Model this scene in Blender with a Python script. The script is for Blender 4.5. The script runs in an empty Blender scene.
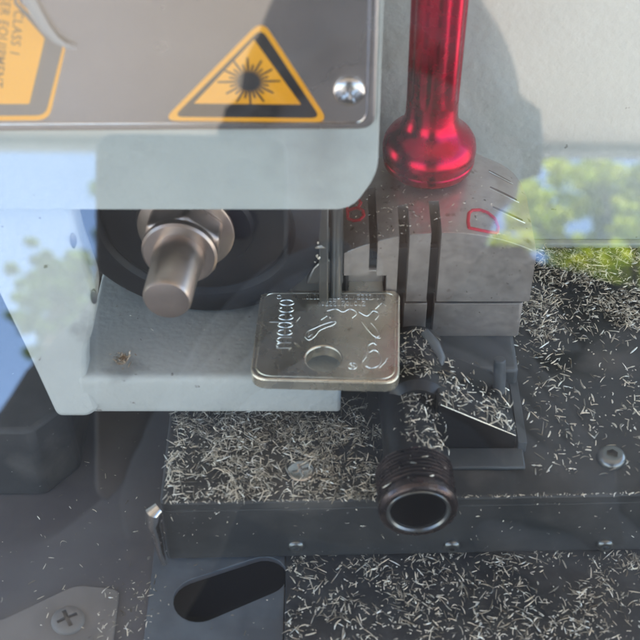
import bpy, bmesh, math, random
from mathutils import Vector, Matrix, noise
random.seed(7)
C = bpy.context.scene.collection
MM = 0.001
PI = math.pi
R = math.radians

# ---------------------------------------------------------------- camera geometry (millimetres)
PITCH, DIST, FPX = R(43), 260.0, 1280.0
CAM = Vector((0, -DIST*math.cos(PITCH), DIST*math.sin(PITCH)))
FW = Vector((0, math.cos(PITCH), -math.sin(PITCH)))
UP = Vector((0, math.sin(PITCH), math.cos(PITCH)))
def ray(x, y):
    return (FW + Vector((1, 0, 0))*((x-320)/FPX) + UP*((320-y)/FPX)).normalized()
def at(x, y, axis, v):
    d = ray(x, y); t = (v-CAM[axis])/d[axis]
    return CAM + d*t
SH_P = Vector((0, -90, 70)); SH_E = R(40)
SH_N = Vector((0, -math.cos(SH_E), math.sin(SH_E)))
def refl(x, y, dist):
    d = ray(x, y); t = ((SH_P-CAM).dot(SH_N))/d.dot(SH_N)
    p = CAM + d*t
    return p + (d - SH_N*2*d.dot(SH_N))*dist

# ---------------------------------------------------------------- materials
def nodes(name):
    m = bpy.data.materials.new(name); m.use_nodes = True
    nt = m.node_tree; return m, nt, nt.nodes['Principled BSDF']
def mat(name, col, rough=.5, metal=0, bump=None, var=None, rvar=None, coat=0, spec=None, speck=None):
    """bump=(scale, strength, distance_mm, detail); var=(scale, col2, lo, hi); rvar=(scale, amount)"""
    m, nt, p = nodes(name)
    p.inputs['Base Color'].default_value = (*col, 1)
    p.inputs['Roughness'].default_value = rough
    p.inputs['Metallic'].default_value = metal
    p.inputs['Coat Weight'].default_value = coat
    if spec is not None: p.inputs['Specular IOR Level'].default_value = spec
    tc = nt.nodes.new('ShaderNodeTexCoord')
    def noi(scale, detail=3, stretch=None):
        n = nt.nodes.new('ShaderNodeTexNoise'); n.inputs['Scale'].default_value = scale
        n.inputs['Detail'].default_value = detail
        if stretch:
            mp = nt.nodes.new('ShaderNodeMapping'); mp.inputs['Scale'].default_value = stretch
            nt.links.new(tc.outputs['Object'], mp.inputs[0]); nt.links.new(mp.outputs[0], n.inputs['Vector'])
        else: nt.links.new(tc.outputs['Object'], n.inputs['Vector'])
        return n
    if bump:
        n = noi(bump[0], bump[3] if len(bump) > 3 else 2, bump[4] if len(bump) > 4 else None)
        b = nt.nodes.new('ShaderNodeBump'); b.inputs['Strength'].default_value = bump[1]
        b.inputs['Distance'].default_value = bump[2]*MM
        nt.links.new(n.outputs['Fac'], b.inputs['Height']); nt.links.new(b.outputs[0], p.inputs['Normal'])
    if var:
        n = noi(var[0], 6)
        r = nt.nodes.new('ShaderNodeMapRange'); r.inputs[1].default_value = var[2]; r.inputs[2].default_value = var[3]
        mx = nt.nodes.new('ShaderNodeMix'); mx.data_type = 'RGBA'
        mx.inputs[6].default_value = (*col, 1); mx.inputs[7].default_value = (*var[1], 1)
        nt.links.new(n.outputs['Fac'], r.inputs[0]); nt.links.new(r.outputs[0], mx.inputs[0])
        nt.links.new(mx.outputs[2], p.inputs['Base Color'])
    if speck:      # (scale, colour, threshold, width): spots of grime or wear with shapes of their own
        src = p.inputs['Base Color'].links[0].from_socket if p.inputs['Base Color'].links else None
        for i, (sc_, co_, th, wd) in enumerate(speck):
            n = noi(sc_, 7); r = nt.nodes.new('ShaderNodeMapRange'); r.inputs[1].default_value = th; r.inputs[2].default_value = th+wd
            mx = nt.nodes.new('ShaderNodeMix'); mx.data_type = 'RGBA'
            if src: nt.links.new(src, mx.inputs[6])
            else: mx.inputs[6].default_value = (*col, 1)
            mx.inputs[7].default_value = (*co_, 1); nt.links.new(n.outputs['Fac'], r.inputs[0]); nt.links.new(r.outputs[0], mx.inputs[0])
            src = mx.outputs[2]
        nt.links.new(src, p.inputs['Base Color'])
    if rvar:
        n = noi(rvar[0], 5)
        r = nt.nodes.new('ShaderNodeMapRange'); r.inputs[1].default_value = .3; r.inputs[2].default_value = .7
        r.inputs[3].default_value = max(.02, rough-rvar[1]); r.inputs[4].default_value = rough+rvar[1]
        nt.links.new(n.outputs['Fac'], r.inputs[0]); nt.links.new(r.outputs[0], p.inputs['Roughness'])
    return m
M = {}
M['paint'] = mat('hammered_pale_paint', (.52, .55, .515), .42, 0, (560, .5, .45, 2), (60, (.475, .505, .475), .4, .7), spec=.4, speck=[(420, (.30, .31, .29), .72, .03), (35, (.37, .39, .37), .6, .12)])
M['paint_smooth'] = mat('cast_pale_paint', (.52, .54, .515), .5, 0, (800, .45, .35, 2), (50, (.45, .47, .45), .45, .75), spec=.35, speck=[(500, (.24, .23, .21), .70, .03), (90, (.33, .345, .33), .62, .1)])
M['steel_jaw'] = mat('sintered_nickel_steel', (.52, .47, .435), .42, .7, (2500, .3, .07, 4), (300, (.40, .36, .33), .4, .75), (900, .1), speck=[(260, (.27, .23, .20), .66, .06), (1400, (.2, .17, .15), .68, .04)])
M['deck'] = mat('charcoal_powder_coat', (.034, .036, .038), .5, 0, (1500, .3, .08, 3), (160, (.06, .06, .06), .45, .8), (120, .14), speck=[(900, (.2, .2, .19), .70, .03), (60, (.09, .085, .08), .6, .1)])
M['floor'] = mat('grey_base_paint', (.10, .095, .105), .5, 0, (900, .3, .1, 3), (70, (.15, .145, .15), .4, .8), (60, .12), speck=[(700, (.25, .24, .22), .70, .03), (45, (.14, .13, .13), .58, .14)])
M['tray'] = mat('black_tray_steel', (.028, .032, .038), .55, 0, (1200, .3, .1, 3), (260, (.06, .065, .07), .45, .75), (150, .15))
M['blueplate'] = mat('blue_grey_plate', (.085, .10, .12), .5, 0, (900, .25, .1, 3), (120, (.16, .19, .22), .4, .8), (90, .12))
M['tan'] = mat('tan_reflected_plate', (.24, .22, .205), .55, 0, (900, .2, .1, 3), (90, (.15, .14, .13), .4, .75))
M['void'] = mat('hole_shade_black', (.004, .004, .005), .9, spec=.1)  # flat black standing in for the shade inside holes
M['black'] = mat('blackened_cast_iron', (.012, .012, .014), .35, .2, (1200, .4, .08, 3))
M['body_grey'] = mat('vise_body_grey', (.085, .095, .105), .42, .2, (600, .3, .12, 3), (150, (.13, .14, .15), .45, .8))
M['bolt'] = mat('blackened_bolt_steel', (.07, .055, .055), .3, .85, (1500, .3, .05, 3), (400, (.16, .115, .105), .5, .8), (500, .1))
M['key'] = mat('nickel_silver_key', (.80, .74, .61), .27, .88, (1600, .25, .04, 3, (1, .12, 1)), (160, (.66, .60, .48), .4, .75), (260, .08), speck=[(330, (.40, .34, .25), .66, .08)])
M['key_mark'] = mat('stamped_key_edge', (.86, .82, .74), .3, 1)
M['chrome'] = mat('bright_screw_steel', (.72, .70, .68), .2, 1, (1800, .15, .05, 3), None, (700, .1))
M['shaft'] = mat('brushed_spindle_steel', (.52, .43, .37), .36, .95, (1500, .25, .05, 3), (200, (.42, .34, .31), .4, .8), (400, .08))
M['disc'] = mat('navy_black_rubber_disc', (.005, .007, .012), .55, 0, (600, .15, .08, 2), (90, (.022, .03, .045), .4, .7))
M['disc_face'] = mat('dark_disc_face', (.022, .022, .028), .45, .4, (600, .15, .05, 2))
M['red'] = mat('red_anodised_aluminium', (.52, .006, .045), .26, 1, (1200, .1, .03, 3), (90, (.48, .006, .038), .45, .8), (500, .05))
M['red_ink'] = mat('red_stamp_ink', (.55, .012, .03), .6)
M['plate'] = mat('brushed_stainless_plate', (.50, .455, .43), .24, .9, (500, .12, .05, 3, (.1, 1, 1)), (28, (.36, .33, .32), .35, .75), (45, .08))
M['plate_rim'] = mat('polished_plate_rim', (.62, .57, .54), .18, 1, None, None, (300, .06))
M['yellow'] = mat('yellow_sticker_vinyl', (.90, .40, .012), .35, 0, (700, .06, .05), (60, (.84, .35, .01), .45, .75))
M['sblack'] = mat('black_sticker_ink', (.018, .018, .02), .35)
M['sgrey'] = mat('faded_sticker_band', (.13, .13, .135), .35)
M['text'] = mat('brown_sticker_print', (.22, .12, .02), .4)
M['rod'] = mat('oiled_steel_rod', (.22, .23, .23), .3, .9, (1500, .2, .05, 3))
M['glass_dark'] = mat('lens_glass', (.01, .01, .015), .08)
M['refl_rim'] = mat('grey_reflection_rim', (.26, .28, .30), .4, 0, (500, .1, .1))
# shavings: every sliver gets its own brightness
def shaving_mat(name, a, b, metal=1, rough=.28):
    m, nt, p = nodes(name)
    g = nt.nodes.new('ShaderNodeNewGeometry'); cr = nt.nodes.new('ShaderNodeValToRGB')
    cr.color_ramp.elements[0].color = (*a, 1); cr.color_ramp.elements[1].color = (*b, 1); cr.color_ramp.interpolation = 'EASE'
    nt.links.new(g.outputs['Random Per Island'], cr.inputs[0]); nt.links.new(cr.outputs[0], p.inputs['Base Color'])
    p.inputs['Metallic'].default_value = metal; p.inputs['Roughness'].default_value = rough
    return m
M['shav'] = shaving_mat('nickel_silver_shavings', (.13, .115, .09), (1, .93, .78), .6, .33)
M['brass'] = shaving_mat('brass_shavings', (.30, .2, .12), (.8, .66, .5), .85, .3)
def leaf_mat(name, a, b):
    m, nt, p = nodes(name)
    g = nt.nodes.new('ShaderNodeNewGeometry'); cr = nt.nodes.new('ShaderNodeValToRGB')
    cr.color_ramp.elements[0].color = (*a, 1); cr.color_ramp.elements[1].color = (*b, 1)
    nt.links.new(g.outputs['Random Per Island'], cr.inputs[0]); nt.links.new(cr.outputs[0], p.inputs['Base Color'])
    p.inputs['Roughness'].default_value = .45
    t = nt.nodes.new('ShaderNodeBsdfTranslucent'); nt.links.new(cr.outputs[0], t.inputs[0])
    ad = nt.nodes.new('ShaderNodeMixShader'); ad.inputs[0].default_value = .5
    out = nt.nodes['Material Output']
    nt.links.new(p.outputs[0], ad.inputs[1]); nt.links.new(t.outputs[0], ad.inputs[2]); nt.links.new(ad.outputs[0], out.inputs[0])
    return m
M['leaf'] = leaf_mat('green_leaves', (.05, .09, .02), (.14, .22, .03))
M['leaf_y'] = leaf_mat('yellow_green_leaves', (.2, .3, .02), (.5, .55, .04))
M['bark'] = mat('bark', (.035, .03, .022), .9, 0, (30, .8, 10, 6))
# clear plastic: lets everything through, mirrors a share of what is in front of it
def glass():
    m, nt, p = nodes('clear_polycarbonate')
    nt.nodes.remove(p)
    t = nt.nodes.new('ShaderNodeBsdfTransparent'); t.inputs[0].default_value = (.985, .985, .98, 1)
    g = nt.nodes.new('ShaderNodeBsdfGlossy'); g.inputs['Roughness'].default_value = .0
    g.inputs[0].default_value = (1, 1, 1, 1)
    mx = nt.nodes.new('ShaderNodeMixShader'); mx.inputs[0].default_value = GLASS_R
    nt.links.new(t.outputs[0], mx.inputs[1]); nt.links.new(g.outputs[0], mx.inputs[2])
    nt.links.new(mx.outputs[0], nt.nodes['Material Output'].inputs[0])
    return m
GLASS_R = .15
M['glass'] = glass()
def fabric():
    m, nt, p = nodes('cream_canopy_fabric')
    p.inputs['Base Color'].default_value = (.60, .55, .48, 1); p.inputs['Roughness'].default_value = .8
    t = nt.nodes.new('ShaderNodeBsdfTranslucent'); t.inputs[0].default_value = (.44, .40, .345, 1)
    mx = nt.nodes.new('ShaderNodeMixShader'); mx.inputs[0].default_value = .45
    nt.links.new(p.outputs[0], mx.inputs[1]); nt.links.new(t.outputs[0], mx.inputs[2])
    nt.links.new(mx.outputs[0], nt.nodes['Material Output'].inputs[0])
    return m
M['fabric'] = fabric()
M['pave'] = mat('pale_paving', (.36, .34, .31), .85, 0, (40, .5, 3, 5), (3, (.28, .265, .245), .4, .7))
M['shirt'] = mat('grey_shirt_cloth', (.022, .023, .027), .9, 0, (400, .4, .5, 3))
M['skin'] = mat('skin', (.045, .03, .025), .5, 0, (300, .2, .3, 3))
M['hair'] = mat('dark_hair', (.02, .015, .012), .55, 0, (60, .8, 2, 4, (1, 1, .2)))

# ---------------------------------------------------------------- helpers (all shapes in millimetres)
def empty(name, loc, label, cat, group=None):
    o = bpy.data.objects.new(name, None); C.objects.link(o)
    o.location = Vector(loc)*MM; o.empty_display_size = .002
    o['label'] = label; o['category'] = cat
    if group: o['group'] = group
    return o
def tag(o, label, cat, group=None, kind=None):
    if label: o['label'] = label
    if cat: o['category'] = cat
    if group: o['group'] = group
    if kind: o['kind'] = kind
    return o
ORIG = {}
def world_origin(o):
    v = Vector((0, 0, 0))
    while o is not None:
        v += o.location; o = o.parent
    return v
def link(name, me, m, parent=None, smooth=True, angle=35, bevel=None, seg=2):
    """mesh data arrives in world millimetres"""
    o = bpy.data.objects.new(name, me); C.objects.link(o)
    if parent is not None:
        org = world_origin(parent)/MM
        o.parent = parent
        o.location = (0, 0, 0)
    else:
        xs = [v.co for v in me.vertices]
        org = Vector((sum(c.x for c in xs)/len(xs), sum(c.y for c in xs)/len(xs), min(c.z for c in xs)))
        o.location = org*MM
    for v in me.vertices: v.co = (v.co-org)*MM
    if m is not None: me.materials.append(m)
    if smooth:
        for p in me.polygons: p.use_smooth = True
        me.set_sharp_from_angle(angle=R(angle))
    if bevel:
        b = o.modifiers.new('bevel', 'BEVEL'); b.width = bevel*MM; b.segments = seg; b.limit_method = 'ANGLE'; b.angle_limit = R(30)
        b.harden_normals = False
    return o
def bm_mesh(bm, name='mesh'):
    bmesh.ops.recalc_face_normals(bm, faces=bm.faces)
    me = bpy.data.meshes.new(name); bm.to_mesh(me); bm.free(); return me
def box(x0, x1, y0, y1, z0, z1, bm=None):
    bm = bm or bmesh.new()
    v = [bm.verts.new((x, y, z)) for x in (x0, x1) for y in (y0, y1) for z in (z0, z1)]
    for f in ((0, 1, 3, 2), (4, 6, 7, 5), (0, 4, 5, 1), (2, 3, 7, 6), (0, 2, 6, 4), (1, 5, 7, 3)): bm.faces.new([v[i] for i in f])
    return bm
def prism(pts, ext, bm=None):
    """polygon (list of 3-D points) pushed along ext"""
    bm = bm or bmesh.new(); ext = Vector(ext)
    a = [bm.verts.new(p) for p in pts]; b = [bm.verts.new(Vector(p)+ext) for p in pts]
    bm.faces.new(a); bm.faces.new(b[::-1]); n = len(pts)
    for i in range(n): bm.faces.new((a[i], b[i], b[(i+1) % n], a[(i+1) % n]))
    return bm
def frame(d):
    d = Vector(d).normalized(); a = Vector((0, 0, 1)) if abs(d.z) < .9 else Vector((0, 1, 0))
    u = d.cross(a).normalized(); return u, d.cross(u).normalized(), d
def lathe(org, axis, prof, seg=64, bm=None, mod=None, cap=True):
    """prof = [(along, radius)...]; mod(angle, along) scales radius"""
    bm = bm or bmesh.new(); u, w, d = frame(axis); org = Vector(org); rings = []
    for t, r in prof:
        ring = []
        for k in range(seg):
            a = 2*PI*k/seg; rr = r*(mod(a, t) if mod else 1)
            ring.append(bm.verts.new(org+d*t+(u*math.cos(a)+w*math.sin(a))*rr))
        rings.append(ring)
    for a, b in zip(rings, rings[1:]):
        for k in range(seg): bm.faces.new((a[k], a[(k+1) % seg], b[(k+1) % seg], b[k]))
    if cap: bm.faces.new(rings[0][::-1]); bm.faces.new(rings[-1])
    return bm
def tube(pts, r, seg=10, bm=None):
    bm = bm or bmesh.new(); pts = [Vector(p) for p in pts]; rings = []
    for i, p in enumerate(pts):
        d = (pts[min(i+1, len(pts)-1)]-pts[max(i-1, 0)]).normalized()
        u, w, _ = frame(d); rr = r[i] if isinstance(r, (list, tuple)) else r
        rings.append([bm.verts.new(p+(u*math.cos(2*PI*k/seg)+w*math.sin(2*PI*k/seg))*rr) for k in range(seg)])
    for a, b in zip(rings, rings[1:]):
        best = min(range(seg), key=lambda s: sum((a[k].co-b[(k+s) % seg].co).length for k in range(0, seg, 2)))
        for k in range(seg): bm.faces.new((a[k], a[(k+1) % seg], b[(k+1+best) % seg], b[(k+best) % seg]))
    bm.faces.new(rings[0][::-1]); bm.faces.new(rings[-1]); return bm
def boolean(me, cutters):
    """cuts meshes (mm) out of a mesh (mm)"""
    o = bpy.data.objects.new('tmp', me); C.objects.link(o); cs = []
    for c in cutters:
        co = bpy.data.objects.new('tmpc', c); C.objects.link(co); cs.append(co)
        b = o.modifiers.new('b', 'BOOLEAN'); b.object = co; b.operation = 'DIFFERENCE'; b.solver = 'EXACT'
    dg = bpy.context.evaluated_depsgraph_get(); dg.update()
    res = bpy.data.meshes.new_from_object(o.evaluated_get(dg))
    for q in cs+[o]: bpy.data.objects.remove(q)
    return res
def text_mesh(s, size, thick, xf, spacing=1.0, offset=0):
    """lettering as a solid mesh; xf maps (u right, v up, n out) in mm to a world point"""
    cu = bpy.data.curves.new('t', 'FONT'); cu.body = s; cu.size = size; cu.extrude = thick/2; cu.space_character = spacing; cu.offset = offset
    o = bpy.data.objects.new('t', cu); C.objects.link(o)
    dg = bpy.context.evaluated_depsgraph_get(); dg.update()
    me = bpy.data.meshes.new_from_object(o.evaluated_get(dg)); bpy.data.objects.remove(o)
    for v in me.vertices: v.co = xf(v.co.x, v.co.y, v.co.z)
    return me
def rounded(pts, r, n=6):
    """round the corners of a 2-D polygon; r may be a list"""
    out = []; L = len(pts)
    for i in range(L):
        p0, p, p1 = Vector(pts[i-1]), Vector(pts[i]), Vector(pts[(i+1) % L]); rr = r[i] if isinstance(r, (list, tuple)) else r
        if rr <= 0: out.append(tuple(p)); continue
        a = (p0-p); b = (p1-p); ta = min(rr, a.length*.45, b.length*.45)
        A = p+a.normalized()*ta; B = p+b.normalized()*ta
        for k in range(n+1):
            t = k/n; out.append(tuple(A*(1-t)**2+p*2*t*(1-t)+B*t*t))
    return out

# ================================================================= SETTING: base, deck, trays, body wall
FZ = -18.0
# lower base (with the slot cut through its blue-grey plate)
sl0 = at(200, 601, 2, FZ); sl1 = at(264, 577, 2, FZ)
def slot_prism(r, z0, z1):
    d = (sl1-sl0); d.z = 0; d.normalize(); n = Vector((-d.y, d.x, 0)); pts = []
    for k in range(13):
        a = PI/2+PI*k/12; pts.append(Vector((sl0.x, sl0.y, z0))+(d*math.cos(a)+n*math.sin(a))*r)
    for k in range(13):
        a = -PI/2+PI*k/12; pts.append(Vector((sl1.x, sl1.y, z0))+(d*math.cos(a)+n*math.sin(a))*r*.88)
    return bm_mesh(prism(pts, (0, 0, z1-z0)))
base = empty('machine_base', (0, -60, FZ-2), 'dark grey painted base under the carriage, with a black oblong slot at lower left', 'machine base')
me = boolean(bm_mesh(box(-130, 130, -120, 28, FZ-1.4, FZ)), [slot_prism(5.1, -30, -10)])
link('base_floor', me, M['floor'], base, bevel=.3)
pl = [(x, y, FZ+.02) for x, y in ((-31, -42), (-31, -90), (-6.5, -90), (-6.5, -42))]
me = boolean(bm_mesh(prism(pl, (0, 0, .5))), [slot_prism(4.8, -30, -10)])
link('slotted_plate', me, M['blueplate'], base, bevel=.12)['label'] = 'blue grey plate with a black oblong slot'
link('slot_shade', bm_mesh(box(-38, 2, -72, -42, -40, FZ-1.42)), M['void'], base, smooth=False)  # black block right under the slot, painted in place of its inner shade
link('chip_tray', bm_mesh(box(-6.3, 128, -119, -38, FZ+.02, FZ+1)), M['tray'], base, bevel=.25)['label'] = 'black tray plate littered with metal shavings'
# faint mirrored plate with a round screw, built as a solid tan part
tp = rounded([(-110, -90), (-36, -90), (-36.5, -53.2), (-44.5, -52.2), (-58, -60.5), (-110, -64)], [1, 1, 1.5, 2, 3, 1])
tanp = empty('reflected_plate', (-60, -66, -15), 'tan plate with one round screw, a mirrored ghost built solid, at lower left', 'cover plate')
link('plate_sheet', bm_mesh(prism([(x, y, FZ+.02) for x, y in tp], (0, 0, .7))), M['tan'], tanp, bevel=.25)

def screw(name, p, normal, r, label, kind='cross', group=None, parent=None, m='chrome', h=None, rot=.3):
    """a screw head with its driver recess cut in"""
    p = Vector(p); n = Vector(normal).normalized(); u, w, d = frame(n); h = h or r*.45
    if kind == 'allen': prof = [(-.4, r*.98), (h*.25, r), (h*.6, r*.93), (h*.9, r*.78), (h, r*.6), (h, r*.59)]
    elif kind == 'flat': prof = [(-.4, r*.98), (h*.3, r), (h*.6, r*.97), (h*.7, r*.88), (h*.72, r*.8)]
    else: prof = [(-.4, r*.98), (h*.2, r), (h*.55, r*.93), (h*.85, r*.72), (h, r*.42), (h*1.02, r*.2)]
    body = bm_mesh(lathe(p, n, prof, 32)); top = prof[-1][0]
    cut = bmesh.new()
    cu, cw = u*math.cos(rot)+w*math.sin(rot), w*math.cos(rot)-u*math.sin(rot)
    cuts = []
    if kind == 'allen':
        cuts.append(bm_mesh(prism([p+d*(top-r*.35)+(cu*math.cos(k*PI/3)+cw*math.sin(k*PI/3))*r*.42 for k in range(6)], d*r)))
    else:
        for a, b in ((cu, cw), (cw, cu)):
            L, W = r*.62, r*.13
            cuts.append(bm_mesh(prism([p+d*(top-r*.3)+a*sx*L+b*sy*W for sx, sy in ((-1, -1), (1, -1), (1, 1), (-1, 1))], d*r)))
    me = boolean(body, cuts)
    o = link(name, me, M[m], parent)
    if parent is None: tag(o, label, 'screw', group)
    return o
p = at(68, 621, 2, FZ+.7)
screw('screw_head', p, (0, 0, 1), 3.0, None, 'cross', parent=tanp, m='tan', h=1.1, rot=.5)
# dark block at far left behind the cheek
blk = [(-112, -31), (-53.5, -31), (-47.5, -24), (-47.5, 20), (-112, 20)]
tag(link('side_block', bm_mesh(prism([(x, y, FZ-.1) for x, y in blk], (0, 0, 19))), M['deck'], bevel=1.0),
    'dark blue black block at the left edge, half hidden behind the pale cheek', 'block')

# carriage deck with folded front lip
deck = empty('carriage_deck', (20, -20, -14), 'long charcoal deck carrying the vise, its top strewn with metal shavings', 'carriage')
YL, YR = -47.4, -43.2
bm = bmesh.new()
top = rounded([(-28.3, YL), (110, YR-.8), (110, 24), (-28.3, 24)], [1.2, 0, 0, 0], 4)
prism([(x, y, -2.5) for x, y in top], (0, 0, 2.5), bm)
link('deck_plate', bm_mesh(bm), M['deck'], deck, bevel=.55, seg=3)
fr = [(-28.1, YL+.2), (110, YR-.6), (110, YR+2.2), (-28.1, YL+3)]
link('front_lip', bm_mesh(prism([(x, y, -16.6) for x, y in fr], (0, 0, 14.4))), M['deck'], deck, bevel=.5)
def deck_front_y(x): return YL+(YR-.8-YL)*(x+28.3)/138.3
for x, y in ((296, 545), (452, 548), (606, 550)):
    q = at(x, y, 1, -46.6); q.y = deck_front_y(q.x)+.15
    screw('face_screw', q, (0, -1, 0), 1.6, None, 'allen', parent=deck, h=.9, m='rod', rot=random.random())
screw('deck_screw', at(301, 473, 2, 0), (0, 0, 1), 2.5, 'flat cross head steel screw in the deck, half buried in shavings left of the bolt', 'flat')
screw('deck_screw', at(611, 459, 2, 0), (0, 0, 1), 2.7, 'domed socket head screw on the clear right end of the deck', 'allen', h=1.5, m='rod')
# bent clip on the left end of the deck
cp = [at(159, 508, 1, -48.6), at(154, 512, 1, -49.2), at(153.5, 522, 1, -49.3), at(158, 535, 1, -49.3), at(161, 550, 1, -49.2), at(165, 562, 1, -49.2)]
cl = link('spring_clip', bm_mesh(tube(cp, [1.1, 1.5, 1.45, 1.05, .95, .8], 12)), M['chrome'])
tag(cl, 'small bent steel clip hooked over the left front corner of the deck', 'clip')

# body wall behind the vise
wall = empty('body_wall', (40, 30, -4), 'pale grey green hammered panel standing behind the vise and red handle', 'machine body')
link('wall_panel', bm_mesh(box(-130, 140, 24.1, 30, FZ+.1, 180)), M['paint'], wall, bevel=.6)
link('lower_rail', bm_mesh(box(5, 139, 22.4, 24.05, .1, 1.5)), M['paint_smooth'], wall, bevel=.35)

# ================================================================= HEAD
head = empty('cutter_head', (-40, 0, 48), 'pale grey green hammered cutter head overhanging the spindle at upper left', 'machine head')
hp = rounded([(-120, 47.9), (5.2, 47.9), (9.2, 55.2), (8.7, 150), (-120, 150)], [0, 3, 3, 0, 0], 6)
link('head_casting', boolean(bm_mesh(prism([(x, -25, z) for x, z in hp], (0, 49, 0))), [bm_mesh(box(-52, 5, -20.4, 22, 40, 68))]), M['paint'], head, bevel=.9, seg=4)

# plate with warning stickers on the head
sp = empty('warning_plate', (-30, -27, 65), 'reflective brownish stainless plate on the head carrying the yellow laser warning stickers', 'cover plate')
pp = rounded([(-120, 64.0), (8.4, 64.9), (8.1, 140), (-120, 140)], [0, 2.6, 0, 0], 8)
link('plate_sheet', bm_mesh(prism([(x, -25.05, z) for x, z in pp], (0, -1.9, 0))), M['plate'], sp, bevel=.55, seg=4)
rim = [(-120, 65.6)]+[tuple(a) for a in rounded([(-119, 65.6), (7.1, 66.3), (6.8, 139)], [0, 2.2, 0], 8)[1:-1]]+[(6.8, 139)]
link('plate_rim', bm_mesh(tube([(x, -26.95, z) for x, z in rim], .22, 8)), M['plate_rim'], sp)
def on_plate(x, y, Y=-27.0):
    q = at(x, y, 1, Y); return q
def flat_poly(pts, Y, th, m, name, parent, bev=None):
    return link(name, bm_mesh(prism([(x, Y, z) for x, z in pts], (0, -th, 0))), m, parent, bevel=bev)
def pl2(L): return [(on_plate(x, y).x, on_plate(x, y).z) for x, y in L]
def offset_tri(T, d):
    """move the sides of a triangle inward by d"""
    T = [Vector(t) for t in T]; c = sum(T, Vector((0, 0)))/3; L = []
    for i in range(3):
        a, b = T[i], T[(i+1) % 3]; e = (b-a).normalized(); n = Vector((-e.y, e.x))
        if (c-a).dot(n) < 0: n = -n
        L.append((a+n*d, e))
    out = []
    for i in range(3):
        p, e = L[i-1]; q, f = L[i]
        t = ((q-p).x*f.y-(q-p).y*f.x)/(e.x*f.y-e.y*f.x); out.append(p+e*t)
    return out
tri = pl2([(163, 120.5), (329, 122), (262, 20)])
st = link('warning_triangle', bm_mesh(prism([(x, -26.96, z) for x, z in rounded(tri, 2.2, 6)], (0, -.1, 0))), M['yellow'], sp)
flat_poly(rounded(offset_tri(tri, .75), 1.5, 5), -27.064, .03, M['sblack'], 'black_band', st)
inner = pl2([(194, 103), (301, 104), (254, 39)])
flat_poly(rounded(inner, .15, 3), -27.10, .03, M['yellow'], 'yellow_field', st)
# starburst
cx = on_plate(249, 81); bm = bmesh.new()
lathe((cx.x, -27.134, cx.z), (0, -1, 0), [(0, 1.55), (.03, 1.5)], 40, bm)
for k in range(24):
    a = 2*PI*k/24+.02; r1 = 4.1 if k % 2 == 0 else 3.0; w = .19
    d = Vector((math.cos(a), 0, math.sin(a))); n = Vector((-d.z, 0, d.x)); o_ = Vector((cx.x, -27.134, cx.z))
    if k in (0, 12): r1 = 4.7
    prism([o_+d*1.2-n*w, o_+d*r1-n*w*.7, o_+d*r1+n*w*.7, o_+d*1.2+n*w], (0, -.03-.0007*(k+1), 0), bm)
link('laser_symbol', bm_mesh(bm), M['sblack'], st, smooth=False)
# class label at far left
lab = pl2([(-60, -60), (24, -60), (19, 2), (66, 46), (49, 120), (-60, 121)])
sl = link('class_label', bm_mesh(prism([(x, -26.96, z) for x, z in rounded(lab, [1, 1, .3, 1, 2, 1], 5)], (0, -.1, 0))), M['yellow'], sp)
lab2 = pl2([(-60, -60), (21, -60), (17, 2), (63, 46), (45.5, 115), (-60, 116)])
flat_poly(rounded(lab2, [0, 0, 0, .6, 1.5, 0], 5), -27.064, .03, M['sgrey'], 'grey_band', sl)
lab3 = pl2([(-60, -60), (16, -60), (14, 3), (45, 38), (29.5, 103.5), (-60, 103.5)])
flat_poly(rounded(lab3, [0, 0, 0, .3, .3, 0], 4), -27.10, .03, M['yellow'], 'yellow_field', sl)
def down_text(s, px, py, size, ang):
    o_ = on_plate(px, py); ca, sa = math.cos(R(ang)), math.sin(R(ang))
    u = Vector((ca, 0, sa)); v = Vector((-sa, 0, ca))
    return lambda a, b, n: Vector((o_.x, -27.15, o_.z))+u*a+v*b+Vector((0, -n, 0))
for s, px, py in (('CLASS 1', 14.5, 9), ('LASER EQUIPMENT', 3.0, -22)):
    me = text_mesh(s, 1.95, .04, down_text(s, px, py, 2.3, -104), 1.12, .02)
    link('label_print', me, M['text'], sl, smooth=False)
# rim of a reflection crossing the label, modelled as a curved grey bead
hb = [on_plate(x, y, -27.7) for x, y in ((20, -22), (27, -4), (36, 13), (46, 29), (56, 40), (66, 46), (76, 49))]
link('reflection_rim', bm_mesh(tube(hb, [.9, .9, .85, .75, .55, .3, .1], 14)), M['refl_rim'], sp)['label'] = 'curved grey reflection rim, modelled as a bead across the class label'
q = on_plate(349, 91); screw('plate_screw', (q.x, -26.95, q.z), (0, -1, 0), 2.45, 'bright domed cross head screw in the lower right corner of the stainless plate', 'cross', h=1.1, rot=.5)

# ================================================================= HOUSING, spindle
hs = empty('spindle_housing', (-20, -10, 5), 'pale cast housing below the spindle, with a flat sill and rounded front edge', 'housing')
side = rounded([(-30.5, 5.2), (-30.5, 14.3), (-13, 12.2), (24, 9.5), (24, 5.2)], [.9, 1.8, 0, 0, 0], 5)
link('sill', bm_mesh(prism([(-43.2, y, z) for y, z in side], (47.0, 0, 0))), M['paint_smooth'], hs, bevel=1.1, seg=4)
ck = []
for x, y in rounded([(-70, 150), (62, 205), (71, 209), (80, 246), (96, 292), (93, 330), (86, 352), (86, 377), (99, 410), (89, 417.5), (57, 417.5), (24, 346), (-22, 252), (-70, 215)], [0, 0, 6, 10, 8, 6, 4, 4, 3, 9, 6, 4, 0, 0], 4):
    Y = -31.5+(417-y)/209*8.5
    ck.append(at(x, y, 1, Y))
ck = [Vector((p.x, p.y, min(p.z, 47.7))) for p in ck]
link('cheek', bm_mesh(prism(ck, (0, 6, 0))), M['paint_smooth'], hs, bevel=.9, seg=3)
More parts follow.
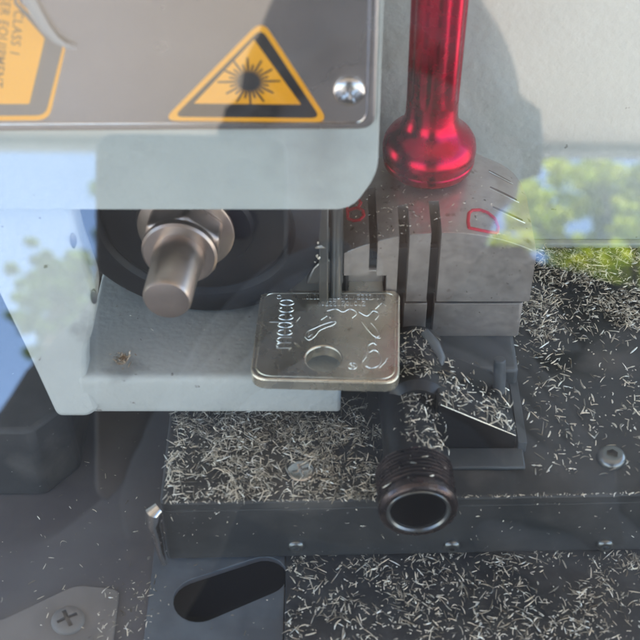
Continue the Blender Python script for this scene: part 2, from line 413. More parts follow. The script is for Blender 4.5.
for x, y in ((73.5, 241), (94, 297)):
    Y = -31.5+(417-y)/209*8.5-.05; q = at(x, y, 1, Y)
    bm = lathe(q, (.25, -1, .2), [(-.5, 1.0), (.08, 1.0), (.12, .75)], 20)
    for v in bm.verts: v.co.z = q.z+(v.co.z-q.z)*1.5; v.co.x = q.x+(v.co.x-q.x)*.55
    link('plugged_hole', bm_mesh(bm), M['rod'], hs)
link('back_wall', bm_mesh(box(-40, 3.5, 17, 20, 10.2, 60)), M['disc_face'], hs, bevel=.4)

oc = Vector((-22.0, -13.6, 35.6)); osp = Vector((-23.4, -13.6, 35.6)); ax = Vector((-1.9, -20.0, .2)).normalized(); wx = Vector((-1.2, -20, -2.2)).normalized()
wh = empty('grinding_wheel', oc+Vector((0, 0, -23)), 'large navy black wheel on the spindle under the head', 'wheel')
link('tyre', bm_mesh(lathe(oc, wx, [(-9, 16), (-9, 22), (-8.2, 22.9), (-1.2, 23.3), (0, 22.9), (.5, 22), (.5, 17.8), (-.6, 17)], 96)), M['disc'], wh)
link('wheel_face', bm_mesh(lathe(oc, wx, [(-3, 16.9), (-.55, 16.9), (.1, 16), (.2, 10.5), (1.0, 10), (1.1, 3)], 80)), M['disc_face'], wh)
spn = empty('spindle', osp, 'blunt copper toned steel spindle with hex nut and collar, pointing at the viewer', 'spindle')
hx = bmesh.new(); u, w, d = frame(ax)
pts = [osp+d*1.9+(u*math.cos(k*PI/3+.35)+w*math.sin(k*PI/3+.35))*7.4 for k in range(6)]
prism(pts, d*5.0, hx)
link('hex_nut', bm_mesh(hx), M['shaft'], spn, bevel=.7, seg=3)
link('washer', bm_mesh(lathe(osp, ax, [(1.0, 8.3), (1.2, 8.6), (1.7, 8.6), (1.9, 8.3)], 64)), M['shaft'], spn)
link('collar', bm_mesh(lathe(osp, ax, [(6.5, 6.2), (6.9, 6.6), (8.0, 6.6), (8.4, 6.2), (8.5, 4.4)], 64)), M['shaft'], spn)
link('shaft', bm_mesh(lathe(osp, ax, [(8.2, 4.5), (11, 4.45), (12, 4.2), (19.6, 4.1), (20.2, 3.8), (20.25, 3.5)], 64)), M['shaft'], spn)
# vertical guides between wheel and vise
gd = empty('guide_rods', (2, -13, 20), 'pair of narrow grey steel guide rods between the dark wheel and the key', 'guide')
link('flat_rod', bm_mesh(box(-.2, 1.5, -15.5, -12.5, 12, 47.8)), M['rod'], gd, bevel=.25)
link('round_rod', bm_mesh(lathe((2.9, -13.4, 12), (0, 0, 1), [(0, 1.15), (35.8, 1.15)], 24)), M['rod'], gd)
link('foot', bm_mesh(prism([(x, -13.6, z) for x, z in ((-2.6, 21.6), (4.3, 21.6), (3.8, 24.5), (1.2, 28.5), (-1.4, 25.5))], (0, 2.4, 0))), M['rod'], gd, bevel=.4)

# ================================================================= VISE
vise = empty('vise_body', (25, -18, 0), 'grey cast vise body with a black wedge in its pocket, below the steel jaw', 'vise')
link('casting', bm_mesh(box(14.8, 37.4, -20.5, 16, .02, 6.4)), M['body_grey'], vise, bevel=.8, seg=3)
side = rounded([(36.0, -35.5), (37.6, -35.5), (37.6, -12), (36.0, -12)], .3, 3)
link('side_rib', bm_mesh(prism([(x, y, .02) for x, y in side], (0, 0, 2.6))), M['body_grey'], vise, bevel=.3)
wg = [(20.8, .02), (35.6, .02), (35.6, 3.9), (21.2, 12.2), (20.8, 12.0)]
link('wedge', bm_mesh(prism([(x, -35.0, z) for x, z in wg], (0, 14.4, 0))), M['black'], vise, bevel=.22)
link('worn_edge_highlight', bm_mesh(tube([(21.3, -34.95, 12.15), (28.5, -34.95, 8.0), (35.5, -34.95, 3.95)], [.06, .1, .06], 6)), M['chrome'], vise)  # worn wedge edge, its highlight set as a bright tube
link('lower_step', bm_mesh(box(20.4, 37.0, -39.8, -35.05, .02, .9)), M['body_grey'], vise, bevel=.3)
link('boss', bm_mesh(lathe((17.5, -19, 8.6), (0, 1, 0), [(-13, 4.2), (-11.5, 5.4), (-2, 5.8), (2, 5.8)], 40)), M['black'], vise)
q = at(497, 378, 1, -24)
link('stop_pin', bm_mesh(tube([(33.3, -24.6, 4.5), (33.2, -24.4, 8), (32.9, -23.6, 12.2)], [1.2, 1.2, 1.1], 16)), M['body_grey'], vise, bevel=.2)
tb = [(at(424, 332, 1, -19)), (at(434, 344, 1, -21)), (at(440, 358, 1, -23)), (at(437, 372, 1, -25)), (at(429, 384, 1, -26))]
link('curved_tab', bm_mesh(tube(tb, [.9, 1.1, 1.1, .9, .7], 14)), M['body_grey'], vise)

bolt = empty('threaded_bolt', (17, -50, 6), 'black hollow ended bolt with a threaded collar, jutting over the front edge of the deck', 'bolt')
bo = Vector((16.6, -54.6, 6.6)); bd = Vector((.035, -1, 0)).normalized(); borg = bo-bd*36
def thr(a, t): return 1
prof = [(0, 4.3), (26.6, 4.3), (26.8, 6.0)]
t = 27.0
while t < 33.1:
    prof += [(t, 6.0), (t+.3, 6.75), (t+.42, 6.75), (t+.72, 6.0)]; t += .78
prof += [(33.95, 6.0), (34.2, 6.7), (35.2, 6.8), (35.8, 6.55), (36.0, 6.2), (35.95, 5.35), (35.7, 5.0), (35.4, 4.85)]
link('hollow_collar', bm_mesh(lathe(borg, bd, prof[2:], 72, cap=False)), M['bolt'], bolt, angle=25)
link('shank', bm_mesh(lathe(borg, bd, [(0, 4.9), (20, 5.0), (26, 5.2), (27.2, 5.6)], 48)), M['black'], bolt)
link('bore', bm_mesh(lathe(borg, bd, [(35.42, 4.9), (34.6, 4.6), (24, 4.4), (24, .1)], 48, cap=False)), M['void'], bolt)  # bore lining blackened to give the shade inside
link('rim', bm_mesh(lathe(borg, bd, [(35.3, 4.75), (35.75, 4.8), (36.08, 5.1), (36.1, 5.4), (35.9, 5.5)], 64, cap=False)), M['rod'], bolt)

# jaw
JY = -12.0
def jtop(x): return 32.5-5.3*abs((x-22.0)/18.5)**2.1
x0, x1 = 4.4, 39.3
N = 40; bm = bmesh.new(); rows = []
yb = 14.5
ys = [JY+(yb-JY)*k/14 for k in range(15)]
def plan_x(x, y):   # round the far right / left corners in plan
    t = max(0, (y-(yb-12))/12); k = 1-.34*(1-math.sqrt(max(0, 1-t*t)))
    return 22+(x-22)*k
topv, botv = [], []
for y in ys:
    topv.append([]); botv.append([])
    for i in range(N+1):
        x = x0+(x1-x0)*i/N
        z = jtop(x)+(y-JY)*.035
        topv[-1].append(bm.verts.new((plan_x(x, y), y, z))); botv[-1].append(bm.verts.new((plan_x(x, y), y, 15.95)))
for j in range(14):
    for i in range(N):
        bm.faces.new((topv[j][i], topv[j][i+1], topv[j+1][i+1], topv[j+1][i])); bm.faces.new((botv[j][i], botv[j+1][i], botv[j+1][i+1], botv[j][i+1]))
for i in range(N):
    bm.faces.new((topv[0][i], botv[0][i], botv[0][i+1], topv[0][i+1])); bm.faces.new((topv[14][i], topv[14][i+1], botv[14][i+1], botv[14][i]))
for j in range(14):
    bm.faces.new((topv[j][0], topv[j+1][0], botv[j+1][0], botv[j][0])); bm.faces.new((topv[j][N], botv[j][N], botv[j+1][N], topv[j+1][N]))
jaw_me = bm_mesh(bm)
cuts = []
for (xc, w, yend) in ((9.7, 1.5, 3.6), (15.2, 1.9, -3.4), (20.9, 1.9, -3.0)):
    cuts.append(bm_mesh(box(xc-w/2, xc+w/2, JY-5, yend, 14, 45)))
for (a, b) in (((489, 171.5), (511, 183)), ((490, 188.5), (517, 201.5)), ((493, 208.5), (523, 222))):     # short grooves on the right shoulder
    g3 = []
    for x, y in (a, b):
        q = at(x, y, 2, 31)
        for _ in range(6): q = at(x, y, 2, jtop(q.x)+(q.y-JY)*.035)
        g3.append(q)
    A, B = g3; cuts.append(bm_mesh(prism([A+Vector((0, .05, -.5)), B+Vector((0, .05, -.6)), B+Vector((0, .75, -.6)), A+Vector((0, .75, -.5))], (0, 0, 5))))
cuts.append(bm_mesh(box(4.0, 12.3, JY-3, -4, 14, 22.4)))       # key seat
jaw = empty('clamping_jaw', (22, 0, 6.5), 'brown grey steel clamping jaw with slotted arched top and red letters', 'jaw')
link('upper_jaw', boolean(jaw_me, cuts), M['steel_jaw'], jaw, bevel=.32, seg=3)
lj = rounded([(12.6, JY+.5), (38.4, JY+.5), (38.4, 12), (12.6, 12)], [.3, .8, 1, 1], 3)
low = bm_mesh(prism([(x, y, 6.45) for x, y in lj], (0, 0, 8.5)))
cuts = [bm_mesh(box(xc-w/2, xc+w/2, JY-3, -7, 3, 20)) for xc, w in ((15.2, 1.4), (20.9, 1.4))]
link('lower_jaw', boolean(low, cuts), M['steel_jaw'], jaw, bevel=.3)
link('slot_filler', bm_mesh(box(9, 24.5, -8.4, -6.9, 7, 26)), M['body_grey'], jaw, bevel=.1)
link('cross_pin', bm_mesh(lathe((9.6, JY+1.6, 26.0), (1, 0, 0), [(0, .75), (2.6, .75)], 20)), M['black'], jaw)
link('key_seat', bm_mesh(box(4.9, 12.1, -9.5, -3.9, 15.6, 21.8)), M['steel_jaw'], jaw, bevel=.5)
# red stamped outlines laid on the arch
def stamp(pts, name, closed=True):
    L = [Vector(p) for p in pts]; L = L+[L[0]] if closed else L; P3 = []
    for a, b in zip(L, L[1:]):
        for k in range(6):
            x, y = a+(b-a)*k/6; q = at(x, y, 2, 31)
            for _ in range(6): q = at(x, y, 2, jtop(q.x)+(q.y-JY)*.035+.03)
            P3.append(q)
    P3.append(P3[0] if closed else q)
    return link(name, bm_mesh(tube(P3, .33, 6)), M['red_ink'], jaw)
stamp([(469, 213), (472, 210.5), (480, 210), (488, 213), (495, 219), (498, 227), (497, 233), (488, 232), (469, 228), (468, 221)], 'letter_mark')['label'] = 'red outlined letter D'
stamp([(348, 219), (347, 203), (352, 199), (358, 199), (361, 203), (358, 208), (363, 211), (364, 216), (360, 220), (354, 221)], 'letter_mark')['label'] = 'red outlined letter B'
stamp([(348, 211), (353, 209), (358, 208)], 'letter_mark', False)

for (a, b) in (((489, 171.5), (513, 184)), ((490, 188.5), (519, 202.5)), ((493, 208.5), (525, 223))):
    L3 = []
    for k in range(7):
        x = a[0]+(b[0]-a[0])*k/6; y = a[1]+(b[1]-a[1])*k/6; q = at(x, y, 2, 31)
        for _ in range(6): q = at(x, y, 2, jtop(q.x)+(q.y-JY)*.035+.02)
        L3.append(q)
    link('groove_lit_edge', bm_mesh(tube(L3, .11, 6)), M['key_mark'], jaw)  # pale tube drawing the lit edge of each groove
for xa, xb in ((5.0, 8.7), (10.7, 14.0), (16.4, 19.7), (22.1, 38.4)):      # edge highlight of the arch, set as pale tubes
    link('worn_edge_highlight', bm_mesh(tube([(xa+(xb-xa)*k/10, JY+.13, jtop(xa+(xb-xa)*k/10)-.10) for k in range(11)], .13, 6)), M['key_mark'], jaw)
# red handle
hx0 = Vector((20.4, 6.4, 34.0))
hb = empty('clamp_handle', hx0, 'glossy red anodised handle with a bulbous base, standing on the steel jaw', 'handle')
prof = [(0, 7.4), (.3, 8.0), (1.0, 8.45), (2.1, 8.6), (2.35, 8.45), (2.6, 8.62), (4.4, 8.75), (5.8, 8.5), (7.0, 7.8), (7.9, 6.8), (8.7, 5.9), (9.8, 5.2), (11.5, 4.8), (15, 4.7)]
link('bulb', bm_mesh(lathe(hx0, (0, 0, 1), prof, 72)), M['red'], hb)
def flute(a, t):
    k = min(1, max(0, (t-13.5)/4)); return 1-.075*k*(.5-.5*math.cos(8*a))**2
prof = [(12.0, 4.65)]+[(12.0+k*1.2, 4.7+.012*k) for k in range(1, 60)]
link('fluted_shaft', bm_mesh(lathe(hx0, (0, 0, 1), prof, 96, mod=flute)), M['red'], hb, angle=60)

# ================================================================= KEY
key = empty('key', (1, -22, 19), 'square headed nickel key with a round hole, clamped in the jaw by its blade', 'key')
KZ = 19.0
kc = [at(x, y, 2, KZ) for x, y in ((261, 290), (400, 290), (399.5, 383), (249, 379))]
outline = rounded([(p.x, p.y) for p in kc], [2.0, 2.0, 3.0, 3.4], 8)
hc = at(323.5, 358.5, 2, KZ)
hole = bm_mesh(lathe((hc.x, hc.y, KZ-5), (0, 0, 1), [(0, 3.1), (10, 3.1)], 48))
bow = boolean(bm_mesh(prism([(x, y, KZ-2.5) for x, y in outline], (0, 0, 2.5))), [hole])
link('bow', bow, M['key'], key, bevel=.32, seg=3)
link('blade', bm_mesh(box(5.2, 11.8, kc[0].y-.5, -7, KZ-1.9, KZ-.2)), M['key'], key, bevel=.2)
# raised border line just inside the outline
ins = []; cxy = Vector((sum(p.x for p in kc)/4, sum(p.y for p in kc)/4))
for x, y in outline:
    v = Vector((x, y))-cxy; v = Vector((v.x*(1-.9/13.5), v.y*(1-.9/11.8))); ins.append((cxy.x+v.x, cxy.y+v.y, KZ+.0))
link('border_ridge', bm_mesh(tube(ins+[ins[0]], .12, 6)), M['key'], key)
def on_key(x, y, h=.0): 
    q = at(x, y, 2, KZ); q.z += h; return q
def squig(pts, r=.13, bm=None):
    P2 = [on_key(x, y) for x, y in pts]; n = len(P2); out = []
    if n < 4: return tube(P2, r*.8, 6, bm)
    for i in range(n-1):        # smooth curve through the points
        p0, p1, p2, p3 = P2[max(i-1, 0)], P2[i], P2[i+1], P2[min(i+2, n-1)]
        for k in range(4):
            t = k/4; out.append((p1*2+(p2-p0)*t+(p0*2-p1*5+p2*4-p3)*t*t+(-p0+p1*3-p2*3+p3)*t*t*t)*.5)
    return tube(out+[P2[-1]], r*.8, 6, bm)
o_ = on_key(291, 348.0); e_ = on_key(294, 300.0)
u_ = (e_-o_).normalized(); v_ = Vector((-u_.y, u_.x, 0)); L = (e_-o_).length
def arc_(cx, cy, rx, ry, a0, a1, n=10): return [(cx+rx*math.cos(R(a0+(a1-a0)*k/n)), cy+ry*math.sin(R(a0+(a1-a0)*k/n))) for k in range(n+1)]
GL = {'m': (2.0, [[(0, 0), (0, 1)], arc_(.5, .6, .5, .4, 180, 0)+[(1, 0)], arc_(1.5, .6, .5, .4, 180, 0)+[(2, 0)]]),
      'e': (1.1, [[(.02, .52), (1.08, .52)]+arc_(.55, .5, .53, .5, 5, 320, 16)]),
      'd': (1.1, [arc_(.5, .5, .5, .5, 0, 360, 16), [(1.02, 0), (1.02, 1.6)]]),
      'c': (1.0, [arc_(.55, .5, .53, .5, 45, 315, 14)]), 'o': (1.1, [arc_(.55, .5, .55, .5, 0, 360, 16)])}
bm = bmesh.new(); total = sum(GL[c][0] for c in 'medeco')+5*.38; sc_ = L/total; xx = 0
for c in 'medeco':
    for st_ in GL[c][1]:
        tube([o_+u_*(xx+a)*sc_+v_*b*2.6 for a, b in st_], .14, 6, bm)
    xx += GL[c][0]+.38
link('raised_lettering', bm_mesh(bm), M['key_mark'], key)
bm = bmesh.new()
def circ(x, y, rx, ry, n=14): return [(x+rx*math.cos(2*PI*k/n), y+ry*math.sin(2*PI*k/n)) for k in range(n+1)]
squig(circ(279, 297, 2.2, 1.6), .1, bm); squig(circ(352.5, 366, 4.2, 3.1), .13, bm); squig([(350.5, 364.5), (355, 367)], .12, bm); squig([(351, 368), (354, 364)], .12, bm)
# pointing hand outline, loops and signature like strokes
squig([(305, 337), (307, 332), (313, 329), (322, 325), (331, 322), (336, 322), (333, 325), (325, 328), (319, 331), (315, 336), (309, 340), (305, 337)], .12, bm)
squig([(309, 331), (308, 337), (313, 334), (312, 339)], .11, bm)
squig([(360, 366), (363, 358), (367, 352), (366, 357), (362, 363), (364, 371)], .12, bm)
squig([(366, 366), (371, 368), (378, 366), (381, 360), (379, 353), (374, 350), (369, 352), (368, 346), (373, 343), (377, 345), (375, 339), (379, 336)], .14, bm)
squig([(379, 368), (385, 362), (387, 358)], .12, bm)
squig([(362, 322), (368, 330), (374, 336), (380, 338), (377, 330), (371, 323)], .12, bm)
squig([(327, 311), (336, 309), (343, 312), (350, 309), (357, 313), (352, 318)], .12, bm)
squig([(359, 312), (367, 316), (373, 311), (379, 314), (375, 320)], .12, bm)
squig([(375, 309), (382, 303), (386, 306)], .12, bm)
squig([(278, 365), (279, 376)], .1, bm); squig([(296, 322), (300, 317)], .1, bm); squig([(321, 320), (327, 316)], .1, bm)
random.seed(3)
for row, (xa, xb, yy) in enumerate(((303, 386, 297.0), (318, 364, 303.5))):
    x = xa
    while x < xb:
        w = random.uniform(1.6, 3.0); k = random.random()
        if k < .3: squig([(x, yy-2), (x, yy+2), (x+w, yy+2)], .1, bm)
        elif k < .55: squig([(x, yy+2), (x+w/2, yy-2), (x+w, yy+2)], .1, bm)
        elif k < .8: squig(circ(x+w/2, yy, w/2, 1.9, 8), .1, bm)
        else: squig([(x, yy-2), (x+w, yy-2), (x, yy+2), (x+w, yy+2)], .1, bm)
        x += w+1.5
link('stamped_design', bm_mesh(bm), M['key_mark'], key)['label'] = 'raised design of a pointing hand, loops and tiny worn lettering'

# ================================================================= SHAVINGS
def sliver(V, F, c, nrm, L, w, curl, rnd):
    u, v, d = frame(nrm); a = rnd.uniform(0, 2*PI)
    t = u*math.cos(a)+v*math.sin(a); b = d.cross(t)
    tilt = rnd.gauss(0, .22); t = (t*math.cos(tilt)+d*math.sin(tilt)).normalized(); up = t.cross(b) if t.cross(b).dot(d) > 0 else b.cross(t)
    n = 4; base_i = len(V)
    for k in range(n+1):
        s = k/n-.5; ang = curl*s
        p = c+t*(L*s)+b*(L*curl*.5*(s*s-.08))+up*(abs(curl)*L*.10*(1-4*s*s))
        ww = w*(1 if 0 < k < n else .45); roll = rnd.uniform(-.5, .5)+s*curl
        bb = b*math.cos(roll)+up*math.sin(roll); uu = up*math.cos(roll)-b*math.sin(roll)
        V += [p-bb*ww, p+uu*ww*.55, p+bb*ww]
    for k in range(n):
        i = base_i+3*k
        F += [(i, i+1, i+4, i+3), (i+1, i+2, i+5, i+4), (i+2, i, i+3, i+5)]
    F += [(base_i, base_i+2, base_i+1), (base_i+3*n, base_i+3*n+1, base_i+3*n+2)]
def shavings(name, spots, label, m='shav', Lr=(1.2, 3.2), wr=(.09, .2), seed=1, cat='shavings', kind='stuff'):
    rnd = random.Random(seed); V, F = [], []
    for (p, n) in spots:
        k = rnd.random(); L = Lr[0]+(Lr[1]-Lr[0])*rnd.random()**1.5; W = rnd.uniform(*wr)
        if k < .38: L *= rnd.uniform(.12, .4); W *= rnd.uniform(.6, 1.3)        # dust and crumbs
        elif k > .965: L *= 1.6
        cl_ = rnd.gauss(0, .4) if rnd.random() < .8 else rnd.gauss(0, 1.9)
        sliver(V, F, Vector(p), n, L, W, cl_, rnd)
    me = bpy.data.meshes.new(name); me.from_pydata([tuple(v) for v in V], [], F); me.update()
    o = link(name, me, M[m], None, smooth=False)
    return tag(o, label, cat, None, kind)
Z = Vector((0, 0, 1))
rnd = random.Random(11)
def fall(n, fx, fy, dens, z=0, zs=.5, seed=1):
    r = random.Random(seed); out = []; tries = 0
    while len(out) < n and tries < n*40:
        tries += 1; x, y = r.uniform(*fx), r.uniform(*fy)
        d = dens(x, y)*(.18+1.5*max(0, noise.noise(Vector((x*.16, y*.2, seed*3.1)))+.25)+.8*max(0, noise.noise(Vector((x*.55, y*.6, seed*1.7)))))
        if r.random() < d: out.append((Vector((x, y, z+.12+abs(r.gauss(0, zs)))), Z))
    return out
def sm(a, b, x): t = min(1, max(0, (x-a)/(b-a))); return t*t*(3-2*t)
def dl(x, y): return (0.04 if (x+3.4)**2+(y+40.3)**2 < 5.2 else 1)* sm(-28.3, -26.5, x)*(1-.75*sm(-29, -22, y))*(1-.35*sm(6, 12, x))
s = fall(3900, (-27.8, 13.5), (-46.6, -22), dl, .0, .55, 5)
shavings('metal_shavings', s, 'thick mat of silvery shavings on the left end of the deck, around the flat screw', Lr=(.7, 2.8), wr=(.05, .14), seed=2)
def dr(x, y):
    k = sm(-12, 6, y)*.95+.13
    return k*(1 if x > 38 else .2)*(1-.45*sm(62, 75, x))*(1-.7*sm(-33, -43, y))
s = fall(3300, (38.4, 74), (-42, 22.5), dr, 0, .4, 6)
shavings('metal_shavings', s, 'short silvery shavings scattered on the deck right of the jaw, thickest at the back', Lr=(.8, 2.2), wr=(.08, .18), seed=3)
s = fall(3600, (-6, 66), (-80, -45.5), lambda x, y: .6+.3*sm(-50, -60, y), FZ+1, .4, 7)
shavings('metal_shavings', s, 'silvery shavings covering the black tray along the bottom right of the photo', Lr=(.7, 2.4), wr=(.07, .16), seed=4)
# on wedge, shank and boss
r = random.Random(21); s = []
for _ in range(200):
    x = r.uniform(21.5, 35.4); y = -34.6+abs(r.gauss(0, 6)); y = min(y, -21)
    z = 12.2-(x-21.2)*8.3/14.4; s.append((Vector((x, y, z+.15+abs(r.gauss(0, .4)))), Vector((.5, 0, 1))))
shavings('metal_shavings', s, 'silvery shavings lying on the sloping top of the black wedge', Lr=(1.0, 2.8), wr=(.08, .18), seed=8)
s = []
for _ in range(620):
    a = r.gauss(0, .75); t = r.uniform(-46, -18); n = Vector((math.sin(a), 0, math.cos(a)))
    rr = 5.75 if t > -30 else 5.2; s.append((Vector((17.2, t, 8.6 if t > -30 else 6.7))+n*(rr+.1), n))
for _ in range(14):
    a = r.gauss(0, .5); n = Vector((math.sin(a), 0, math.cos(a))); s.append((Vector((16.7, r.uniform(-53, -44), 6.6))+n*6.75, n))
shavings('metal_shavings', s, 'silvery shavings clinging to the dark shank of the bolt behind its threads', Lr=(.6, 2.3), wr=(.05, .13), seed=9)
# fine chips on the jaw
s = []
for _ in range(230):
    x = r.uniform(5, 33); y = min(13, -11.5+abs(r.gauss(0, 9)))
    if r.random() < .5: x = r.uniform(5, 20)
    s.append((Vector((x, y, jtop(x)+(y-JY)*.035+.07)), Z))
shavings('metal_chips', s, 'tiny bright chips sprinkled over the arched top of the jaw', Lr=(.3, .9), wr=(.06, .13), seed=10)
s = []
for _ in range(330):
    x = r.uniform(-27, 66); s.append((Vector((x, deck_front_y(x)-.02+r.uniform(0, .5), .05)), Z))
for _ in range(80):
    x = r.uniform(-27, 60); z = -12.5+12*r.random(); s.append((Vector((x, deck_front_y(x)+.05, z)), Vector((0, -1, 0))))
shavings('metal_chips', s, 'fine chips stuck along the front lip of the deck', Lr=(.3, 1.1), wr=(.06, .12), seed=12)
s = [(Vector((r.uniform(-60, -7), r.uniform(-72, -22), FZ)), Z) for _ in range(150)]
s += [(Vector((r.uniform(-40, -30), r.uniform(-66, -50), FZ)), Z) for _ in range(120)]
s = [(Vector((p.x, p.y, FZ+.85 if (p.x < -36 and p.y < -53) or p.x > -31 else FZ+.1)), n) for p, n in s]
def inslot(p):
    d = (sl1-sl0); d.z = 0; t = max(0, min(1, (p-sl0).dot(d)/d.length_squared)); c = sl0+d*t; return ((p.x-c.x)**2+(p.y-c.y)**2)**.5 < 5.2
s = [q for q in s if not inslot(q[0])]
shavings('metal_chips', s, 'few loose chips on the bare grey base left of the deck', Lr=(.4, 1.6), wr=(.06, .12), seed=13)
# small brass cluster on the sill
bc = at(123, 360, 2, 13.6); s = []
for _ in range(75):
    a = r.uniform(0, 2*PI); k = abs(r.gauss(0, 1.25)); k = min(k, 3.2)
    x, y = bc.x+math.cos(a)*k*.95, bc.y+math.sin(a)*k*1.25
    zz = 14.3-(y+30.5)*3.3/22.5 if y > -29.5 else 14.2
    s.append((Vector((x, y, zz+.1+abs(r.gauss(0, .45))*(1-k/3.3))), Vector((r.gauss(0, .4), r.gauss(0, .4), 1))))
shavings('brass_shavings', s, 'small heap of coppery curled shavings on the pale sill under the spindle', 'brass', (.7, 1.9), (.09, .17), 14)
s = [(on_key(x, y, .12), Z) for x, y in ((297, 345), (302, 341), (290, 349), (330, 318), (345, 306), (371, 300), (384, 300), (296, 322))]
shavings('metal_chips', s, 'few bright slivers lying on the face of the key', Lr=(.9, 2.2), wr=(.07, .14), seed=15)
# chips caught on the guide rods
s = [(at(x, y, 1, -16.0), Vector((0, -1, .3))) for x, y in ((318, 243), (320, 247), (317, 256), (319, 258), (321, 246), (315, 262))]
shavings('metal_chips', s, 'pale chips caught on the guide rods beside the wheel', Lr=(1.0, 1.9), wr=(.25, .42), seed=16)
s = [(at(x, y, 2, 13.2)+Vector((0, 0, .1)), Z) for x, y in ((116, 307), (131, 317), (205, 330), (152, 330), (240, 340), (180, 352), (214, 361), (141, 340))]
shavings('metal_chips', s, 'scattered single chips on the pale sill', Lr=(.5, 1.3), wr=(.05, .09), seed=17)

# ================================================================= CLEAR GUARD in front
hx_ = Vector((1, 0, 0)); vy_ = SH_N.cross(hx_).normalized()
if vy_.z < 0: vy_ = -vy_
c0 = SH_P
gp = [c0+hx_*sx*130+vy_*(sy*98-2) for sx, sy in ((-1, -1), (1, -1), (1, 1), (-1, 1))]
g = link('guard_shield', bm_mesh(prism(gp, -SH_N*1.5)), M['glass'], smooth=False)
tag(g, 'clear plastic guard tilted in front of the whole mechanism, mirroring sky, trees and a figure', 'guard')

# ================================================================= WHAT THE GUARD MIRRORS (behind the camera)
gr = link('pavement', bm_mesh(box(-20000, 20000, -30000, 2000, -1010, -1000)), M['pave'], smooth=False); gr['kind'] = 'structure'
can = empty('canopy', (0, -300, 1700), 'cream fabric canopy over the machine, seen mirrored as a pale band across the guard', 'canopy')
def cedge(x): 
    return -1551+x*(-.0)
a_, b_ = refl(0, 131, 2300), refl(640, 148, 2300)
ze = (a_.z+b_.z)/2; slope = (b_.y-a_.y)/(b_.x-a_.x)
yl = a_.y+slope*(-2600-a_.x); yr = a_.y+slope*(2600-a_.x)
link('cloth', bm_mesh(prism([(-2600, yl, ze), (2600, yr, ze), (2600, 1700, ze+60), (-2600, 1700, ze+60)], (0, 0, 12))), M['fabric'], can, smooth=False)
link('front_bar', bm_mesh(prism([(-2600, yl-22, ze-20), (2600, yr-22, ze-20), (2600, yr-2, ze-20), (-2600, yl-2, ze-20)], (0, 0, 40))), M['rod'], can, smooth=False)

def tree(px, py, dist, rx, rz, label, m, n, seed, leaf=60):
    r = random.Random(seed); c = refl(px, py, dist)
    t = empty('broadleaf_tree', (c.x, c.y, -1000), label, 'tree', 'trees mirrored in the guard')
    V, F = [], []
    cl = [(c+Vector((r.gauss(0, rx*.5), r.gauss(0, rx*.5), (r.gauss(0, rz*.5) if r.random() < .6 else -abs(r.gauss(0, rz*1.6))))), r.uniform(.06, .2)*rx) for _ in range(120)]
    for _ in range(n):
        q, cr = r.choice(cl); d = Vector((r.gauss(0, 1), r.gauss(0, 1), r.gauss(0, .8))).normalized()*cr*r.random()**.4
        p = q+d; u, v, w = frame(Vector((r.gauss(0, 1), r.gauss(0, 1), r.gauss(0, 1)+1)).normalized()); L = leaf*r.uniform(.6, 1.3); i = len(V)
        V += [tuple(p-u*L), tuple(p-v*L*.45+w*L*.1), tuple(p+u*L), tuple(p+v*L*.45+w*L*.1)]; F.append((i, i+1, i+2, i+3))
    me = bpy.data.meshes.new('crown'); me.from_pydata(V, [], F); me.update()
    link('crown', me, M[m], t, smooth=False)
    bm = tube([(c.x+80, c.y, -1000), (c.x+20, c.y+40, c.z*.3), (c.x, c.y, c.z*.8), (c.x-40, c.y, c.z+rz*.5)], [45, 30, 22, 8], 10)
    for k in range(12):
        q = cl[k][0]; tube([(c.x, c.y, c.z*.55+k*60), tuple((Vector((c.x, c.y, c.z*.7))+q)*.5+Vector((0, 0, 120))), tuple(q)], [14, 9, 4], 7, bm)
    link('trunk', bm_mesh(bm), M['bark'], t)
    return t
tree(62, 292, 5200, 170, 120, 'green tree mirrored at the left edge of the guard, below the patch of sky', 'leaf', 5200, 31, 26)
tree(122, 200, 5600, 110, 280, 'green tree mirrored beside the phone, right of the patch of sky', 'leaf', 5200, 32, 26)
tree(605, 195, 4600, 300, 190, 'sunny yellow green tree mirrored above the right end of the deck', 'leaf_y', 6500, 33, 26)
tree(625, 275, 5200, 300, 120, 'darker tree mirrored over the back right corner of the deck', 'leaf', 7000, 34, 26)

